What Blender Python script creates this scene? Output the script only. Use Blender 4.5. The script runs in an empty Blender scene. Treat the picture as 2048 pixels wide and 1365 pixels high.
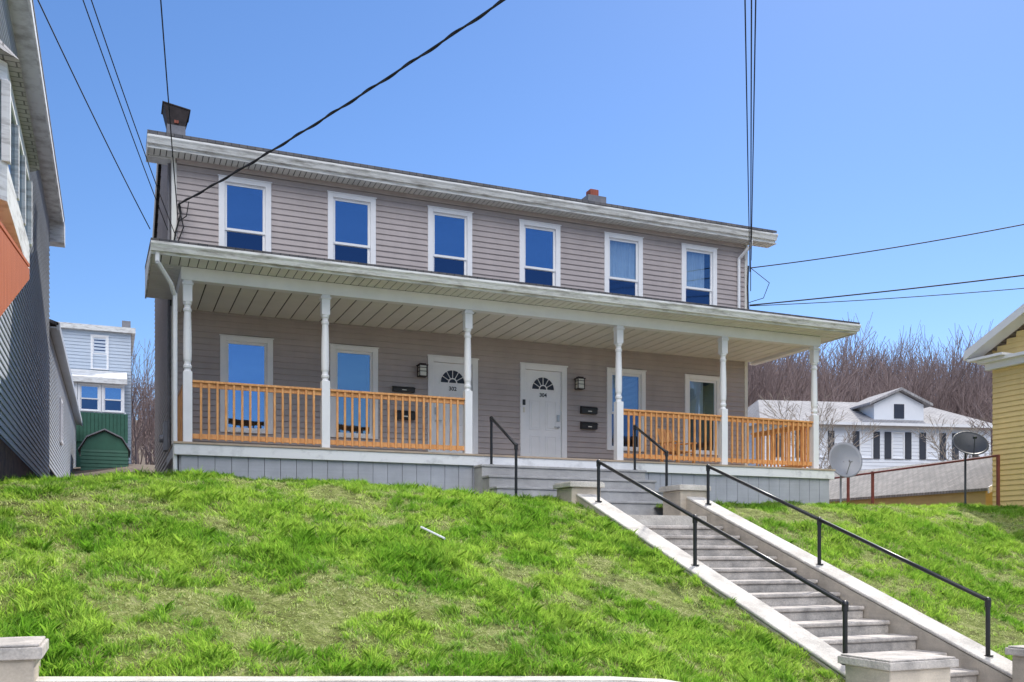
import bpy, math, random
import numpy as np
from mathutils import Matrix, Vector
random.seed(7); rng=np.random.default_rng(7)
R=math.radians
scene=bpy.context.scene
col=scene.collection
I4=Matrix.Identity(4)
def TR(x=0,y=0,z=0,rz=0,rx=0,ry=0):
    return Matrix.Translation((x,y,z))@Matrix.Rotation(R(rz),4,'Z')@Matrix.Rotation(R(ry),4,'Y')@Matrix.Rotation(R(rx),4,'X')
W={}
def place(o,M,parent=None):
    col.objects.link(o); W[o.name]=M.copy()
    if parent is not None:
        o.parent=parent; o.matrix_parent_inverse=W[parent.name].inverted()
    o.matrix_basis=M
def thing(name,label,cat,M=I4,group=None):
    e=bpy.data.objects.new(name,None); e.empty_display_size=.3
    place(e,M); e["label"]=label; e["category"]=cat
    if group: e["group"]=group
    return e
# ---------------- materials
def nn(nt,t,**k):
    n=nt.nodes.new(t)
    for a,b in k.items(): setattr(n,a,b)
    return n
def mat(name,c,rough=.6,var=.12,vs=3.0,bump=0,bs=40,metal=0,c2=None,stretch=(1,1,1),spec=.5,lo=.3,hi=.7,fine=0.0,streak=0.0):
    m=bpy.data.materials.new(name); m.use_nodes=True; nt=m.node_tree
    b=nt.nodes['Principled BSDF']
    b.inputs['Roughness'].default_value=rough; b.inputs['Metallic'].default_value=metal
    b.inputs['Specular IOR Level'].default_value=spec
    tc=nn(nt,'ShaderNodeTexCoord'); mp=nn(nt,'ShaderNodeMapping'); mp.inputs['Scale'].default_value=stretch
    nt.links.new(tc.outputs['Object'],mp.inputs['Vector'])
    no=nn(nt,'ShaderNodeTexNoise'); no.inputs['Scale'].default_value=vs; no.inputs['Detail'].default_value=6; no.inputs['Roughness'].default_value=.62
    nt.links.new(mp.outputs[0],no.inputs['Vector'])
    rp=nn(nt,'ShaderNodeValToRGB'); e=rp.color_ramp.elements
    e[0].position=lo; e[1].position=hi
    if c2 is None:
        e[0].color=[max(0,x*(1-var)) for x in c]+[1]; e[1].color=[min(1,x*(1+var)) for x in c]+[1]
    else:
        e[0].color=list(c2)+[1]; e[1].color=list(c)+[1]
    nt.links.new(no.outputs['Fac'],rp.inputs['Fac'])
    out=rp.outputs[0]
    def mulnoise(out,scale,amt,st):
        mpp=nn(nt,'ShaderNodeMapping'); mpp.inputs['Scale'].default_value=st; nt.links.new(tc.outputs['Object'],mpp.inputs['Vector'])
        n3=nn(nt,'ShaderNodeTexNoise'); n3.inputs['Scale'].default_value=scale; n3.inputs['Detail'].default_value=4
        nt.links.new(mpp.outputs[0],n3.inputs['Vector'])
        mr=nn(nt,'ShaderNodeMapRange'); mr.inputs[1].default_value=.3; mr.inputs[2].default_value=.7
        mr.inputs[3].default_value=1-amt; mr.inputs[4].default_value=1+amt
        nt.links.new(n3.outputs['Fac'],mr.inputs[0])
        mx=nn(nt,'ShaderNodeVectorMath',operation='SCALE'); nt.links.new(out,mx.inputs[0]); nt.links.new(mr.outputs[0],mx.inputs['Scale'])
        return mx.outputs[0]
    if fine>0: out=mulnoise(out,60,fine,(1,1,1))
    if streak>0: out=mulnoise(out,3,streak,(.25,.25,8)); out=mulnoise(out,2,streak,(2,2,.3))
    nt.links.new(out,b.inputs['Base Color'])
    if bump>0:
        n2=nn(nt,'ShaderNodeTexNoise'); n2.inputs['Scale'].default_value=bs; n2.inputs['Detail'].default_value=5
        nt.links.new(mp.outputs[0],n2.inputs['Vector'])
        bp=nn(nt,'ShaderNodeBump'); bp.inputs['Strength'].default_value=bump; bp.inputs['Distance'].default_value=.02
        nt.links.new(n2.outputs['Fac'],bp.inputs['Height']); nt.links.new(bp.outputs[0],b.inputs['Normal'])
    return m
def shingle(name,c1,c2,scale=3.2):
    m=bpy.data.materials.new(name); m.use_nodes=True; nt=m.node_tree; b=nt.nodes['Principled BSDF']; b.inputs['Roughness'].default_value=.9
    tc=nn(nt,'ShaderNodeTexCoord'); br=nn(nt,'ShaderNodeTexBrick'); br.inputs['Scale'].default_value=scale
    br.inputs['Color1'].default_value=(*c1,1); br.inputs['Color2'].default_value=(*c2,1); br.inputs['Mortar'].default_value=(c1[0]*.4,c1[1]*.4,c1[2]*.4,1)
    br.inputs['Mortar Size'].default_value=.02
    nt.links.new(tc.outputs['Object'],br.inputs['Vector']); 
    no=nn(nt,'ShaderNodeTexNoise'); no.inputs['Scale'].default_value=2; no.inputs['Detail'].default_value=8
    nt.links.new(tc.outputs['Object'],no.inputs['Vector'])
    mr=nn(nt,'ShaderNodeMapRange'); mr.inputs[3].default_value=.6; mr.inputs[4].default_value=1.4; nt.links.new(no.outputs['Fac'],mr.inputs[0])
    mx=nn(nt,'ShaderNodeVectorMath',operation='SCALE'); nt.links.new(br.outputs['Color'],mx.inputs[0]); nt.links.new(mr.outputs[0],mx.inputs['Scale'])
    nt.links.new(mx.outputs[0],b.inputs['Base Color'])
    return m
def glassmat(name,tint=(.42,.62,.90),g=.47,rough=.02,tr_c=(.8,.86,.9)):
    m=bpy.data.materials.new(name); m.use_nodes=True; nt=m.node_tree; nt.nodes.remove(nt.nodes['Principled BSDF'])
    o=nt.nodes['Material Output']; gl=nn(nt,'ShaderNodeBsdfGlossy'); gl.inputs['Roughness'].default_value=rough; gl.inputs['Color'].default_value=(*tint,1)
    tr=nn(nt,'ShaderNodeBsdfTransparent'); tr.inputs['Color'].default_value=(*tr_c,1); mx=nn(nt,'ShaderNodeMixShader'); mx.inputs[0].default_value=g
    tc=nn(nt,'ShaderNodeTexCoord'); no=nn(nt,'ShaderNodeTexNoise'); no.inputs['Scale'].default_value=1.3
    nt.links.new(tc.outputs['Object'],no.inputs['Vector']); bp=nn(nt,'ShaderNodeBump'); bp.inputs['Strength'].default_value=.2; bp.inputs['Distance'].default_value=.03
    nt.links.new(no.outputs['Fac'],bp.inputs['Height']); nt.links.new(bp.outputs[0],gl.inputs['Normal'])
    nt.links.new(tr.outputs[0],mx.inputs[1]); nt.links.new(gl.outputs[0],mx.inputs[2]); nt.links.new(mx.outputs[0],o.inputs[0])
    return m
M_taupe=mat('taupe_vinyl',(.415,.362,.35),.5,.07,1.2,fine=.02,streak=.05)
M_white=mat('white_paint',(.84,.84,.85),.5,.04,3)
M_wwhite=mat('weathered_white',(.80,.80,.78),.55,vs=2.2,c2=(.38,.36,.33),stretch=(1.2,1.2,7),lo=.28,hi=.54)
M_soffit=mat('soffit_vinyl',(.76,.75,.70),.55,.05,2)
M_soffback=mat('groove_shade',(.06,.055,.05),.8)  # near-black backing colour, puts the shadow lines into the panel gaps
M_skirt=mat('blue_gray_paint',(.41,.42,.47),.6,.08,2.5,fine=.03,streak=.05)
M_wood=mat('stained_pine',(.84,.43,.16),.5,vs=9,c2=(.58,.24,.07),stretch=(3,3,.6),lo=.3,hi=.65)
M_deck=mat('deck_boards',(.46,.36,.27),.7,.15,5)
M_shing=shingle('dark_shingles',(.10,.10,.11),(.16,.15,.15))
M_shing2=shingle('gray_shingles',(.30,.29,.30),(.38,.37,.37),2.2)
M_shing3=shingle('old_shingles',(.22,.21,.20),(.30,.28,.26),2.5)
M_conc=mat('pale_concrete',(.64,.60,.54),.85,vs=2.5,c2=(.40,.37,.33),bump=.6,bs=25,lo=.3,hi=.6,fine=.16)
M_step=mat('worn_step_concrete',(.56,.51,.46),.85,vs=3.2,c2=(.27,.25,.23),bump=.7,bs=22,lo=.32,hi=.62,fine=.18)
M_concd=mat('cast_concrete',(.60,.52,.42),.85,vs=2.0,c2=(.38,.33,.27),bump=.35,bs=18,lo=.3,hi=.65,fine=.08,streak=.06)
M_pave=mat('light_pavement',(.62,.60,.56),.9,.1,1.0)
M_black=mat('black_iron',(.015,.015,.017),.35,.2,8)
M_glass=glassmat('window_glass')
M_clear=glassmat('clear_glass',(.5,.68,.92),.2)
M_mute=glassmat('muted_glass',(.45,.60,.72),.4,.04)
M_screen=glassmat('screened_glass',(.16,.24,.40),.5,.08,(.35,.38,.42))
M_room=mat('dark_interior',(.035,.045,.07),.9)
M_curt=mat('sheer_curtain',(.86,.90,.95),.9,.1,4)
M_gray=mat('gray_vinyl',(.42,.45,.49),.5,.07,1.0,fine=.03,streak=.05)
M_yellow=mat('yellow_vinyl',(.80,.60,.26),.5,.06,1.0,fine=.02,streak=.04)
M_pale=mat('pale_blue_vinyl',(.50,.57,.66),.6,.06,.8)
M_whites=mat('white_vinyl',(.80,.82,.86),.6,.05,.8)
M_green=mat('green_paint',(.025,.11,.07),.6,.15,3)
M_brick=shingle('red_brick',(.30,.08,.05),(.38,.12,.08),6)
M_stucco=mat('dark_stucco',(.20,.20,.22),.9,.2,5,bump=.5,bs=20)
M_rust=mat('rusty_metal',(.05,.04,.04),.8,.4,6,metal=.3)
M_red=mat('red_painted_steel',(.20,.055,.04),.6,.3,6)
M_bark=mat('bare_bark',(.27,.205,.195),.95,.3,.15)
M_bark2=mat('gray_bark',(.36,.31,.26),.95,.25,1.5)
M_dish=mat('gray_dish',(.26,.27,.31),.4,.06,4)
M_ddish=mat('dark_dish',(.04,.045,.055),.5,.1,4)
M_stone=mat('brown_stone',(.20,.12,.09),.95,vs=5,c2=(.07,.05,.045),bump=1,bs=6)
M_orange=mat('red_stained_boards',(.60,.17,.06),.5,vs=5,c2=(.42,.10,.035),stretch=(1,6,.4))
M_frost=mat('frosted_glass',(.75,.72,.62),.3,.04,3)
M_metal=mat('brushed_metal',(.45,.44,.42),.35,.1,10,metal=.8)
M_shut=mat('dark_shutters',(.04,.045,.06),.6)
M_asph=mat('asphalt',(.10,.10,.10),.9,.25,20,bump=.3)
M_wire=mat('black_wire',(.012,.012,.014),.7,.1)
M_scuff=mat('scuffed_white',(.82,.82,.83),.6,vs=3,c2=(.60,.60,.61),lo=.3,hi=.48)
# ---------------- mesh builder
class MB:
    def __init__(s): s.v=[]; s.f=[]; s.T=None
    def add(s,vs,fs):
        b=len(s.v)
        for p in vs:
            p=Vector(p)
            if s.T is not None: p=s.T@p
            s.v.append(tuple(p))
        for f in fs: s.f.append([b+i for i in f])
    def box(s,x0,x1,y0,y1,z0,z1):
        s.add([(x0,y0,z0),(x1,y0,z0),(x1,y1,z0),(x0,y1,z0),(x0,y0,z1),(x1,y0,z1),(x1,y1,z1),(x0,y1,z1)],
              [(0,3,2,1),(4,5,6,7),(0,1,5,4),(1,2,6,5),(2,3,7,6),(3,0,4,7)])
    def poly(s,pts): s.add(pts,[tuple(range(len(pts)))])
    def extr(s,pts,vec):
        n=len(pts); vec=Vector(vec); q=[tuple(Vector(p)+vec) for p in pts]
        s.add(list(pts)+q,[tuple(range(n))[::-1],tuple(range(n,2*n))]+[(i,(i+1)%n,n+(i+1)%n,n+i) for i in range(n)])
    def cyl(s,p0,p1,r0,r1=None,n=10,caps=True):
        if r1 is None: r1=r0
        p0=Vector(p0);p1=Vector(p1); d=(p1-p0).normalized()
        a=d.orthogonal().normalized(); b=d.cross(a)
        vs=[];
        for p,r in((p0,r0),(p1,r1)):
            for i in range(n):
                t=2*math.pi*i/n; vs.append(p+a*math.cos(t)*r+b*math.sin(t)*r)
        fs=[(i,(i+1)%n,n+(i+1)%n,n+i) for i in range(n)]
        if caps: fs+=[tuple(range(n))[::-1],tuple(range(n,2*n))]
        s.add(vs,fs)
    def tube(s,pts,r,n=6):
        for a,b in zip(pts[:-1],pts[1:]): s.cyl(a,b,r,r,n)
    def lathe(s,cx,cy,prof,n=16):
        vs=[]
        for z,r in prof:
            for i in range(n):
                t=2*math.pi*i/n; vs.append((cx+r*math.cos(t),cy+r*math.sin(t),z))
        fs=[]
        for k in range(len(prof)-1):
            for i in range(n): fs.append((k*n+i,k*n+(i+1)%n,(k+1)*n+(i+1)%n,(k+1)*n+i))
        s.add(vs,fs)
    def ball(s,c,r,n=8):
        s.lathe(c[0],c[1],[(c[2]-r*math.cos(math.pi*k/n),max(.0005,r*math.sin(math.pi*k/n))) for k in range(n+1)],10)
    def siding(s,x0,x1,z0,z1,y=0,lap=.125,dep=.024,op=(),lim=None):
        z=z0
        while z<z1-1e-4:
            zt=min(z+lap,z1); a,b=x0,x1
            if lim: a,b=lim((z+zt)/2)
            iv=[(a,b)]
            for (ox0,ox1,oz0,oz1) in op:
                if zt>oz0+.02 and z<oz1-.02:
                    nv=[]
                    for (p,q) in iv:
                        if ox1<=p or ox0>=q: nv.append((p,q)); continue
                        if ox0>p: nv.append((p,ox0))
                        if ox1<q: nv.append((ox1,q))
                    iv=nv
            for (p,q) in iv:
                if q-p<.02: continue
                s.add([(p,y-dep*.8,z),(q,y-dep*.8,z),(q,y-dep,z+.012),(p,y-dep,z+.012),(q,y-.002,zt),(p,y-.002,zt),(p,y,z),(q,y,z)],[(0,1,2,3),(3,2,4,5),(6,7,1,0)])
            z=zt
    def obj(s,name,m,parent=None,M=I4,bevel=0,smooth=False,label=None):
        me=bpy.data.meshes.new(name); me.from_pydata(s.v,[],s.f); me.materials.append(m); me.update()
        if smooth:
            for p in me.polygons: p.use_smooth=True
        o=bpy.data.objects.new(name,me); place(o,M,parent)
        if bevel>0:
            bm=o.modifiers.new('bevel','BEVEL'); bm.width=bevel; bm.segments=2; bm.limit_method='ANGLE'
        if label: o["label"]=label
        return o
def solo(o,label,cat,group=None):
    o["label"]=label; o["category"]=cat
    if group: o["group"]=group
    return o
def npmesh(name,V,F,m,cols=None):
    me=bpy.data.meshes.new(name); k=F.shape[1]
    me.vertices.add(len(V)); me.vertices.foreach_set('co',V.astype(np.float32).ravel())
    me.loops.add(F.size); me.loops.foreach_set('vertex_index',F.astype(np.int32).ravel())
    me.polygons.add(len(F)); me.polygons.foreach_set('loop_start',(np.arange(len(F))*k).astype(np.int32))
    me.polygons.foreach_set('loop_total',np.full(len(F),k,dtype=np.int32))
    if cols is not None:
        ca=me.color_attributes.new('col','FLOAT_COLOR','POINT'); ca.data.foreach_set('color',cols.astype(np.float32).ravel())
    me.materials.append(m); me.update(calc_edges=True); me.validate()
    return me
# ---------------- noise
def vnoise(x,y,sc,seed):
    g=np.random.default_rng(seed).random((128,128))
    X=np.asarray(x,float)*sc+1000; Y=np.asarray(y,float)*sc+1000
    xi=np.floor(X).astype(int); yi=np.floor(Y).astype(int); fx=X-xi; fy=Y-yi
    fx=fx*fx*(3-2*fx); fy=fy*fy*(3-2*fy)
    a=g[xi%128,yi%128]; b=g[(xi+1)%128,yi%128]; c=g[xi%128,(yi+1)%128]; d=g[(xi+1)%128,(yi+1)%128]
    return (a*(1-fx)+b*fx)*(1-fy)+(c*(1-fx)+d*fx)*fy
def sst(a,b,x):
    t=np.clip((x-a)/(b-a),0,1); return t*t*(3-2*t)
def lawn_h(x,y):
    x=np.asarray(x,float); y=np.asarray(y,float)
    zc=np.interp(x,[-6,-2.6,-.4,2,5,6.1,8.6,12,15,18],[.6,.88,1.12,1.08,.93,.86,.84,.9,.95,.95])+.02*(np.minimum(y,20)+5.5)
    l1=(-.95-.05*(x+.34))+.31*(y+13.16)
    l2=.755+.36*(y+6.55)
    w=sst(3,6,x); l=l1*(1-w)+l2*w
    k=.13
    h=-k*np.logaddexp(-zc/k,-l/k)
    return h
def lawn_full(x,y):
    return lawn_h(x,y)+((vnoise(x,y,.9,3)-.5)*.14+(vnoise(x,y,2.2,5)-.5)*.08)*(1-sst(5.2,6,x)*(1-sst(8.7,9.5,x)))+(vnoise(x,y,4,4)-.5)*.05
def ground_h(x,y):
    b=lawn_h(x,np.maximum(y,-13.3))-.16
    f=-1.78
    h=np.where(y<-13.35,f,b)
    st=(.6+.36*(y+6.75))-.7; st=np.minimum(st,.2)
    instair=(x>6.2)&(x<8.6)&(y<-4.2)&(y>-13.35)
    h=np.where(instair,np.minimum(st,h),h)
    lf=1-.55*sst(12,28,x)
    h=h+sst(6,28,y)*2.7*lf
    h=h+sst(42,100,y)*11+sst(30,90,x)*sst(40,80,y)*2.5
    return h
# ---------------- ground
xs=np.concatenate([[-900,-500,-250,-120,-70,-45,-30,-22,-16,-12],np.arange(-9,6,.5),[6.12,6.3,7.4,8.45,8.62],np.arange(9,24,.5),np.arange(24,130,4),[150,200,300,500,900]])
ys=np.concatenate([[-900,-300,-100,-50,-30,-24,-18,-15,-13.5,-13.34],np.arange(-13.2,-2,.4),np.arange(-2,30,1.5),np.arange(30,140,4),[160,220,350,600,900]])
XX,YY=np.meshgrid(xs,ys,indexing='ij'); ZZ=ground_h(XX,YY)+np.where(YY>-2,(vnoise(XX,YY,.2,9)-.5)*.3*sst(8,20,YY),0)
V=np.stack([XX,YY,ZZ],-1).reshape(-1,3); nx,ny=len(xs),len(ys)
idx=np.arange(nx*ny).reshape(nx,ny); F=np.stack([idx[:-1,:-1],idx[1:,:-1],idx[1:,1:],idx[:-1,1:]],-1).reshape(-1,4)
M_ground=mat('rough_ground',(.15,.12,.08),.95,vs=.6,c2=(.13,.095,.075),bump=.4,bs=8)
o=bpy.data.objects.new('ground',npmesh('ground',V,F,M_ground)); place(o,I4); o["kind"]="structure"
def lawnmat():
    m=bpy.data.materials.new('lawn_turf'); m.use_nodes=True; nt=m.node_tree; b=nt.nodes['Principled BSDF']; b.inputs['Roughness'].default_value=.95
    b.inputs['Specular IOR Level'].default_value=.1
    tc=nn(nt,'ShaderNodeTexCoord'); n1=nn(nt,'ShaderNodeTexNoise'); n1.inputs['Scale'].default_value=6; n1.inputs['Detail'].default_value=10; n1.inputs['Roughness'].default_value=.8
    nt.links.new(tc.outputs['Object'],n1.inputs['Vector']); rp=nn(nt,'ShaderNodeValToRGB'); e=rp.color_ramp.elements
    e[0].position=.36;e[0].color=(.09,.08,.035,1); e[1].position=.64; e[1].color=(.34,.34,.15,1)
    el=rp.color_ramp.elements.new(.5); el.color=(.17,.21,.05,1)
    nt.links.new(n1.outputs['Fac'],rp.inputs['Fac']); nt.links.new(rp.outputs[0],b.inputs['Base Color'])
    bp=nn(nt,'ShaderNodeBump'); bp.inputs['Strength'].default_value=1; bp.inputs['Distance'].default_value=.05; n2=nn(nt,'ShaderNodeTexNoise'); n2.inputs['Scale'].default_value=30; n2.inputs['Detail'].default_value=4
    nt.links.new(tc.outputs['Object'],n2.inputs['Vector']); nt.links.new(n2.outputs['Fac'],bp.inputs['Height']); nt.links.new(bp.outputs[0],b.inputs['Normal'])
    return m
M_lawn=lawnmat()
def lawn(name,x0,x1):
    gx=np.arange(x0,x1+.01,(x1-x0)/round((x1-x0)/.14)); gy=np.linspace(-13.16,-2.4,78)
    X,Y=np.meshgrid(gx,gy,indexing='ij'); Z=lawn_full(X,Y)
    V=np.stack([X,Y,Z],-1).reshape(-1,3); a,b=X.shape; id=np.arange(a*b).reshape(a,b)
    F=np.stack([id[:-1,:-1],id[1:,:-1],id[1:,1:],id[:-1,1:]],-1).reshape(-1,4)
    me=npmesh(name,V,F,M_lawn)
    o=bpy.data.objects.new(name,me); place(o,I4); o["kind"]="structure"
    for p in me.polygons: p.use_smooth=True
lawn('lawn',-7,6.1); lawn('lawn',8.72,22)
def grass(n,x0,x1,y0=-13.1,y1=-3.2):
    x=rng.uniform(x0,x1,n); y=y1-(y1-y0)*rng.random(n)**.85
    tuft=vnoise(x,y,8,22)*.6+vnoise(x,y,17,23)*.4
    lush=vnoise(x,y,.6,31)*.34+vnoise(x,y,1.9,32)*.33+vnoise(x,y,5.5,33)*.33
    lush=np.clip((lush-.5)*2.3+.58,0,1)
    keep=rng.random(n)<np.clip(.25+(tuft-.4)*2.4+(lush-.5)*.9,.14,1); x=x[keep];y=y[keep];tuft=tuft[keep];lush=lush[keep]; n=len(x)
    z=lawn_full(x,y)-.01
    L=(.022+.075*lush+.09*np.clip((tuft-.55)*3,0,1)*(lush+.2))*rng.uniform(.6,1.35,n)
    ang=rng.uniform(0,2*np.pi,n); lean=rng.uniform(.1,.9,n); la=vnoise(x,y,5,51)*12+rng.normal(0,.9,n)
    w=rng.uniform(.003,.0065,n)
    p=np.stack([x,y,z],-1); t=np.stack([np.cos(ang),np.sin(ang),0*ang],-1)*w[:,None]
    d=np.stack([np.cos(la)*lean,np.sin(la)*lean-.15,np.ones(n)],-1); d/=np.linalg.norm(d,axis=1)[:,None]
    mid=p+d*(L*.55)[:,None]; tip=p+(d*L[:,None])+np.stack([np.cos(la)*lean*L*.35,np.sin(la)*lean*L*.35,-.12*L],-1)
    V=np.stack([p-t,p+t,mid+t*.8,tip,mid-t*.8],1).reshape(-1,3)
    base=(np.arange(n)*5)[:,None]; F=base+np.array([0,1,2,3,4])
    dry=np.clip(1.02-lush*1.75-(tuft-.5)*1.2+rng.normal(0,.22,n),0,1)
    g1=np.array([.20,.44,.035]); g2=np.array([.50,.72,.11]); st=np.array([.74,.70,.42])
    a=np.clip(vnoise(x,y,2.3,41)*1.3-.15+rng.normal(0,.25,n),0,1)[:,None]
    c=g1*(1-a)+g2*a; dd=(dry*.8)[:,None]; c=c*(1-dd)+st*dd; c*=rng.uniform(.65,1.15,n)[:,None]
    C=np.concatenate([c,np.ones((n,1))],1); C=np.repeat(C,5,axis=0)
    return V,F,C
def grassmat():
    m=bpy.data.materials.new('grass_blades'); m.use_nodes=True; nt=m.node_tree; b=nt.nodes['Principled BSDF']
    b.inputs['Roughness'].default_value=.5; b.inputs['Specular IOR Level'].default_value=.3
    at=nn(nt,'ShaderNodeAttribute'); at.attribute_name='col'
    nt.links.new(at.outputs['Color'],b.inputs['Base Color'])
    tl=nn(nt,'ShaderNodeBsdfTranslucent'); nt.links.new(at.outputs['Color'],tl.inputs['Color'])
    mx=nn(nt,'ShaderNodeMixShader'); mx.inputs[0].default_value=.55
    nt.links.new(b.outputs[0],mx.inputs[1]); nt.links.new(tl.outputs[0],mx.inputs[2]); nt.links.new(mx.outputs[0],nt.nodes['Material Output'].inputs[0])
    return m
Vs=[];Fs=[];Cs=[];off=0
for a in (grass(520000,-4.5,6.07),grass(290000,8.75,18.2)):
    Vs.append(a[0]);Fs.append(a[1]+off);Cs.append(a[2]);off+=len(a[0])
o=bpy.data.objects.new('grass',npmesh('grass',np.concatenate(Vs),np.concatenate(Fs),grassmat(),np.concatenate(Cs))); place(o,I4); o["kind"]="stuff"; o["label"]="patchy bright green lawn grass on the sloping bank"; o["category"]="grass"
mb=MB(); mb.box(-60,60,-17.4,-13.42,-1.9,-1.70); o=mb.obj('pavement',M_pave); o["kind"]="structure"
mb=MB(); mb.box(-200,200,-24.5,-17.5,-1.95,-1.77); o=mb.obj('road',M_asph); o["kind"]="structure"

# ---------------- windows
def window(parent,M,w,h,trim=.12,curtain=False,screen=True,mt=M_white,blind=False,glass=None,half=1.0):
    mb=MB(); d=.045
    mb.box(0,trim,-d,.12,0,h); mb.box(w-trim,w,-d,.12,0,h)
    mb.box(trim,w-trim,-d,.12,h-trim*.85,h); mb.box(trim,w-trim,-d-.02,.12,0,trim*.55)
    mb.box(-.02,w+.02,-d-.02,-d+.0,h-.012,h+.012)
    win=mb.obj('window',mt,parent,M,bevel=.005)
    x0,x1,z0,z1=trim,w-trim,trim*.55,h-trim*.85; zm=z0+(z1-z0)*.47; f=.05
    mb=MB()
    for (a,b,yy) in((z0,zm+.02,.035),(zm-.02,z1,.005)):
        mb.box(x0,x0+f,yy,yy+.03,a,b); mb.box(x1-f,x1,yy,yy+.03,a,b)
        mb.box(x0+f,x1-f,yy,yy+.03,a,a+f); mb.box(x0+f,x1-f,yy,yy+.03,b-f,b)
    mb.obj('sash',mt,win,M)
    mb=MB(); mb.box(x0+f,x1-f,.018,.022,zm+.02,z1-f); mb.obj('glass_pane',M_clear if (curtain or blind) else (glass or M_glass),win,M)
    mb=MB(); mb.box(x0+f,x1-f,.048,.052,z0+f,zm-.02); mb.obj('glass_pane',M_screen if screen else (glass or M_glass),win,M)
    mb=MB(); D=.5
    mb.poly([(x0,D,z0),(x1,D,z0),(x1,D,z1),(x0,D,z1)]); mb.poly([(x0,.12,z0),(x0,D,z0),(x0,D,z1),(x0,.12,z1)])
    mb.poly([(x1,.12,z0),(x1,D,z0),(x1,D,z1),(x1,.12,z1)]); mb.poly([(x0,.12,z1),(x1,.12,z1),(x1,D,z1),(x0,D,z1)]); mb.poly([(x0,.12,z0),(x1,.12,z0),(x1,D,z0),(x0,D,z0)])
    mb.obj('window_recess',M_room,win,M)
    if curtain:
        mb=MB(); n=44; vs=[]
        for i in range(n+1):
            x=x0+.02+(x1-x0-.04)*half*i/n; y=.10+.026*math.sin(i*1.3)+.012*math.sin(i*2.9)
            vs+= [(x-.05*math.sin(i/n*3.1),y,z0+.02),(x,y,z1-.02)]
        mb.add(vs,[(2*i,2*i+2,2*i+3,2*i+1) for i in range(n)]); mb.obj('curtain',M_curt,win,M,smooth=True)
    if blind:
        mb=MB(); z=z1-.03
        while z>z0+.5: mb.box(x0+.03,x1-.03,.10,.13,z-.022,z-.009); z-=.03
        mb.obj('blind',M_curt,win,M)
    return win

# ---------------- MAIN HOUSE
H=thing('duplex_house','two-storey taupe-sided double house with white trim and full-width front porch','house',TR(7.05,0,1.0))
HW=14.1
upw=[(.89,1.955),(3.15,4.21),(5.41,6.47),(7.65,8.71),(9.9,10.97),(12.1,13.16)]
low=[(.92,1.99),(3.2,4.26),(9.97,11.05),(12.2,13.28)]
doors=[(5.41,6.61),(7.67,8.88)]
op=[(a+.06,b-.06,5.84,7.72) for a,b in upw]+[(a+.06,b-.06,2.56,4.43) for a,b in low]+[(a+.06,b-.06,1.9,4.37) for a,b in doors]
mb=MB(); mb.siding(.07,HW-.07,1.9,8.05,op=op)
D=8.6
def gl_lim(z):
    return (0,D) if z<8.1 else (max(0,(z-8.1)/.36),min(D,D-(z-8.1)/.36))
mb.T=TR(0,D,0,-90); mb.siding(0,D,.9,9.6,lim=gl_lim)
mb.T=TR(HW,0,0,90); mb.siding(0,D,.9,9.6,lim=gl_lim)
mb.T=TR(HW,D,0,180); mb.siding(0,HW,.9,8.1)
mb.obj('wall',M_taupe,H)
mb=MB(); mb.box(-.025,.07,-.03,.06,1.0,8.02); mb.obj('corner_board',M_soffit,H)
mb=MB(); mb.box(HW-.07,HW+.025,-.03,.06,1.0,8.02); mb.obj('corner_board',M_soffit,H)
mb=MB(); mb.box(.05,HW-.05,-.03,.0,7.90,8.03); mb.obj('frieze_board',M_taupe,H)
mb=MB(); mb.box(.06,HW-.06,.05,D-.05,.2,1.95); mb.obj('foundation',M_stucco,H)
for i,(a,b) in enumerate(upw):
    window(H,TR(a,0,5.78),b-a,2.0,curtain=i>=4,screen=True,half=1.0 if i==4 else .8)
for i,(a,b) in enumerate(low):
    window(H,TR(a,0,2.49),b-a,2.0,curtain=i==3,blind=(i==2),screen=(i>1),glass=M_mute if i==1 else None,half=.6)
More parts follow.
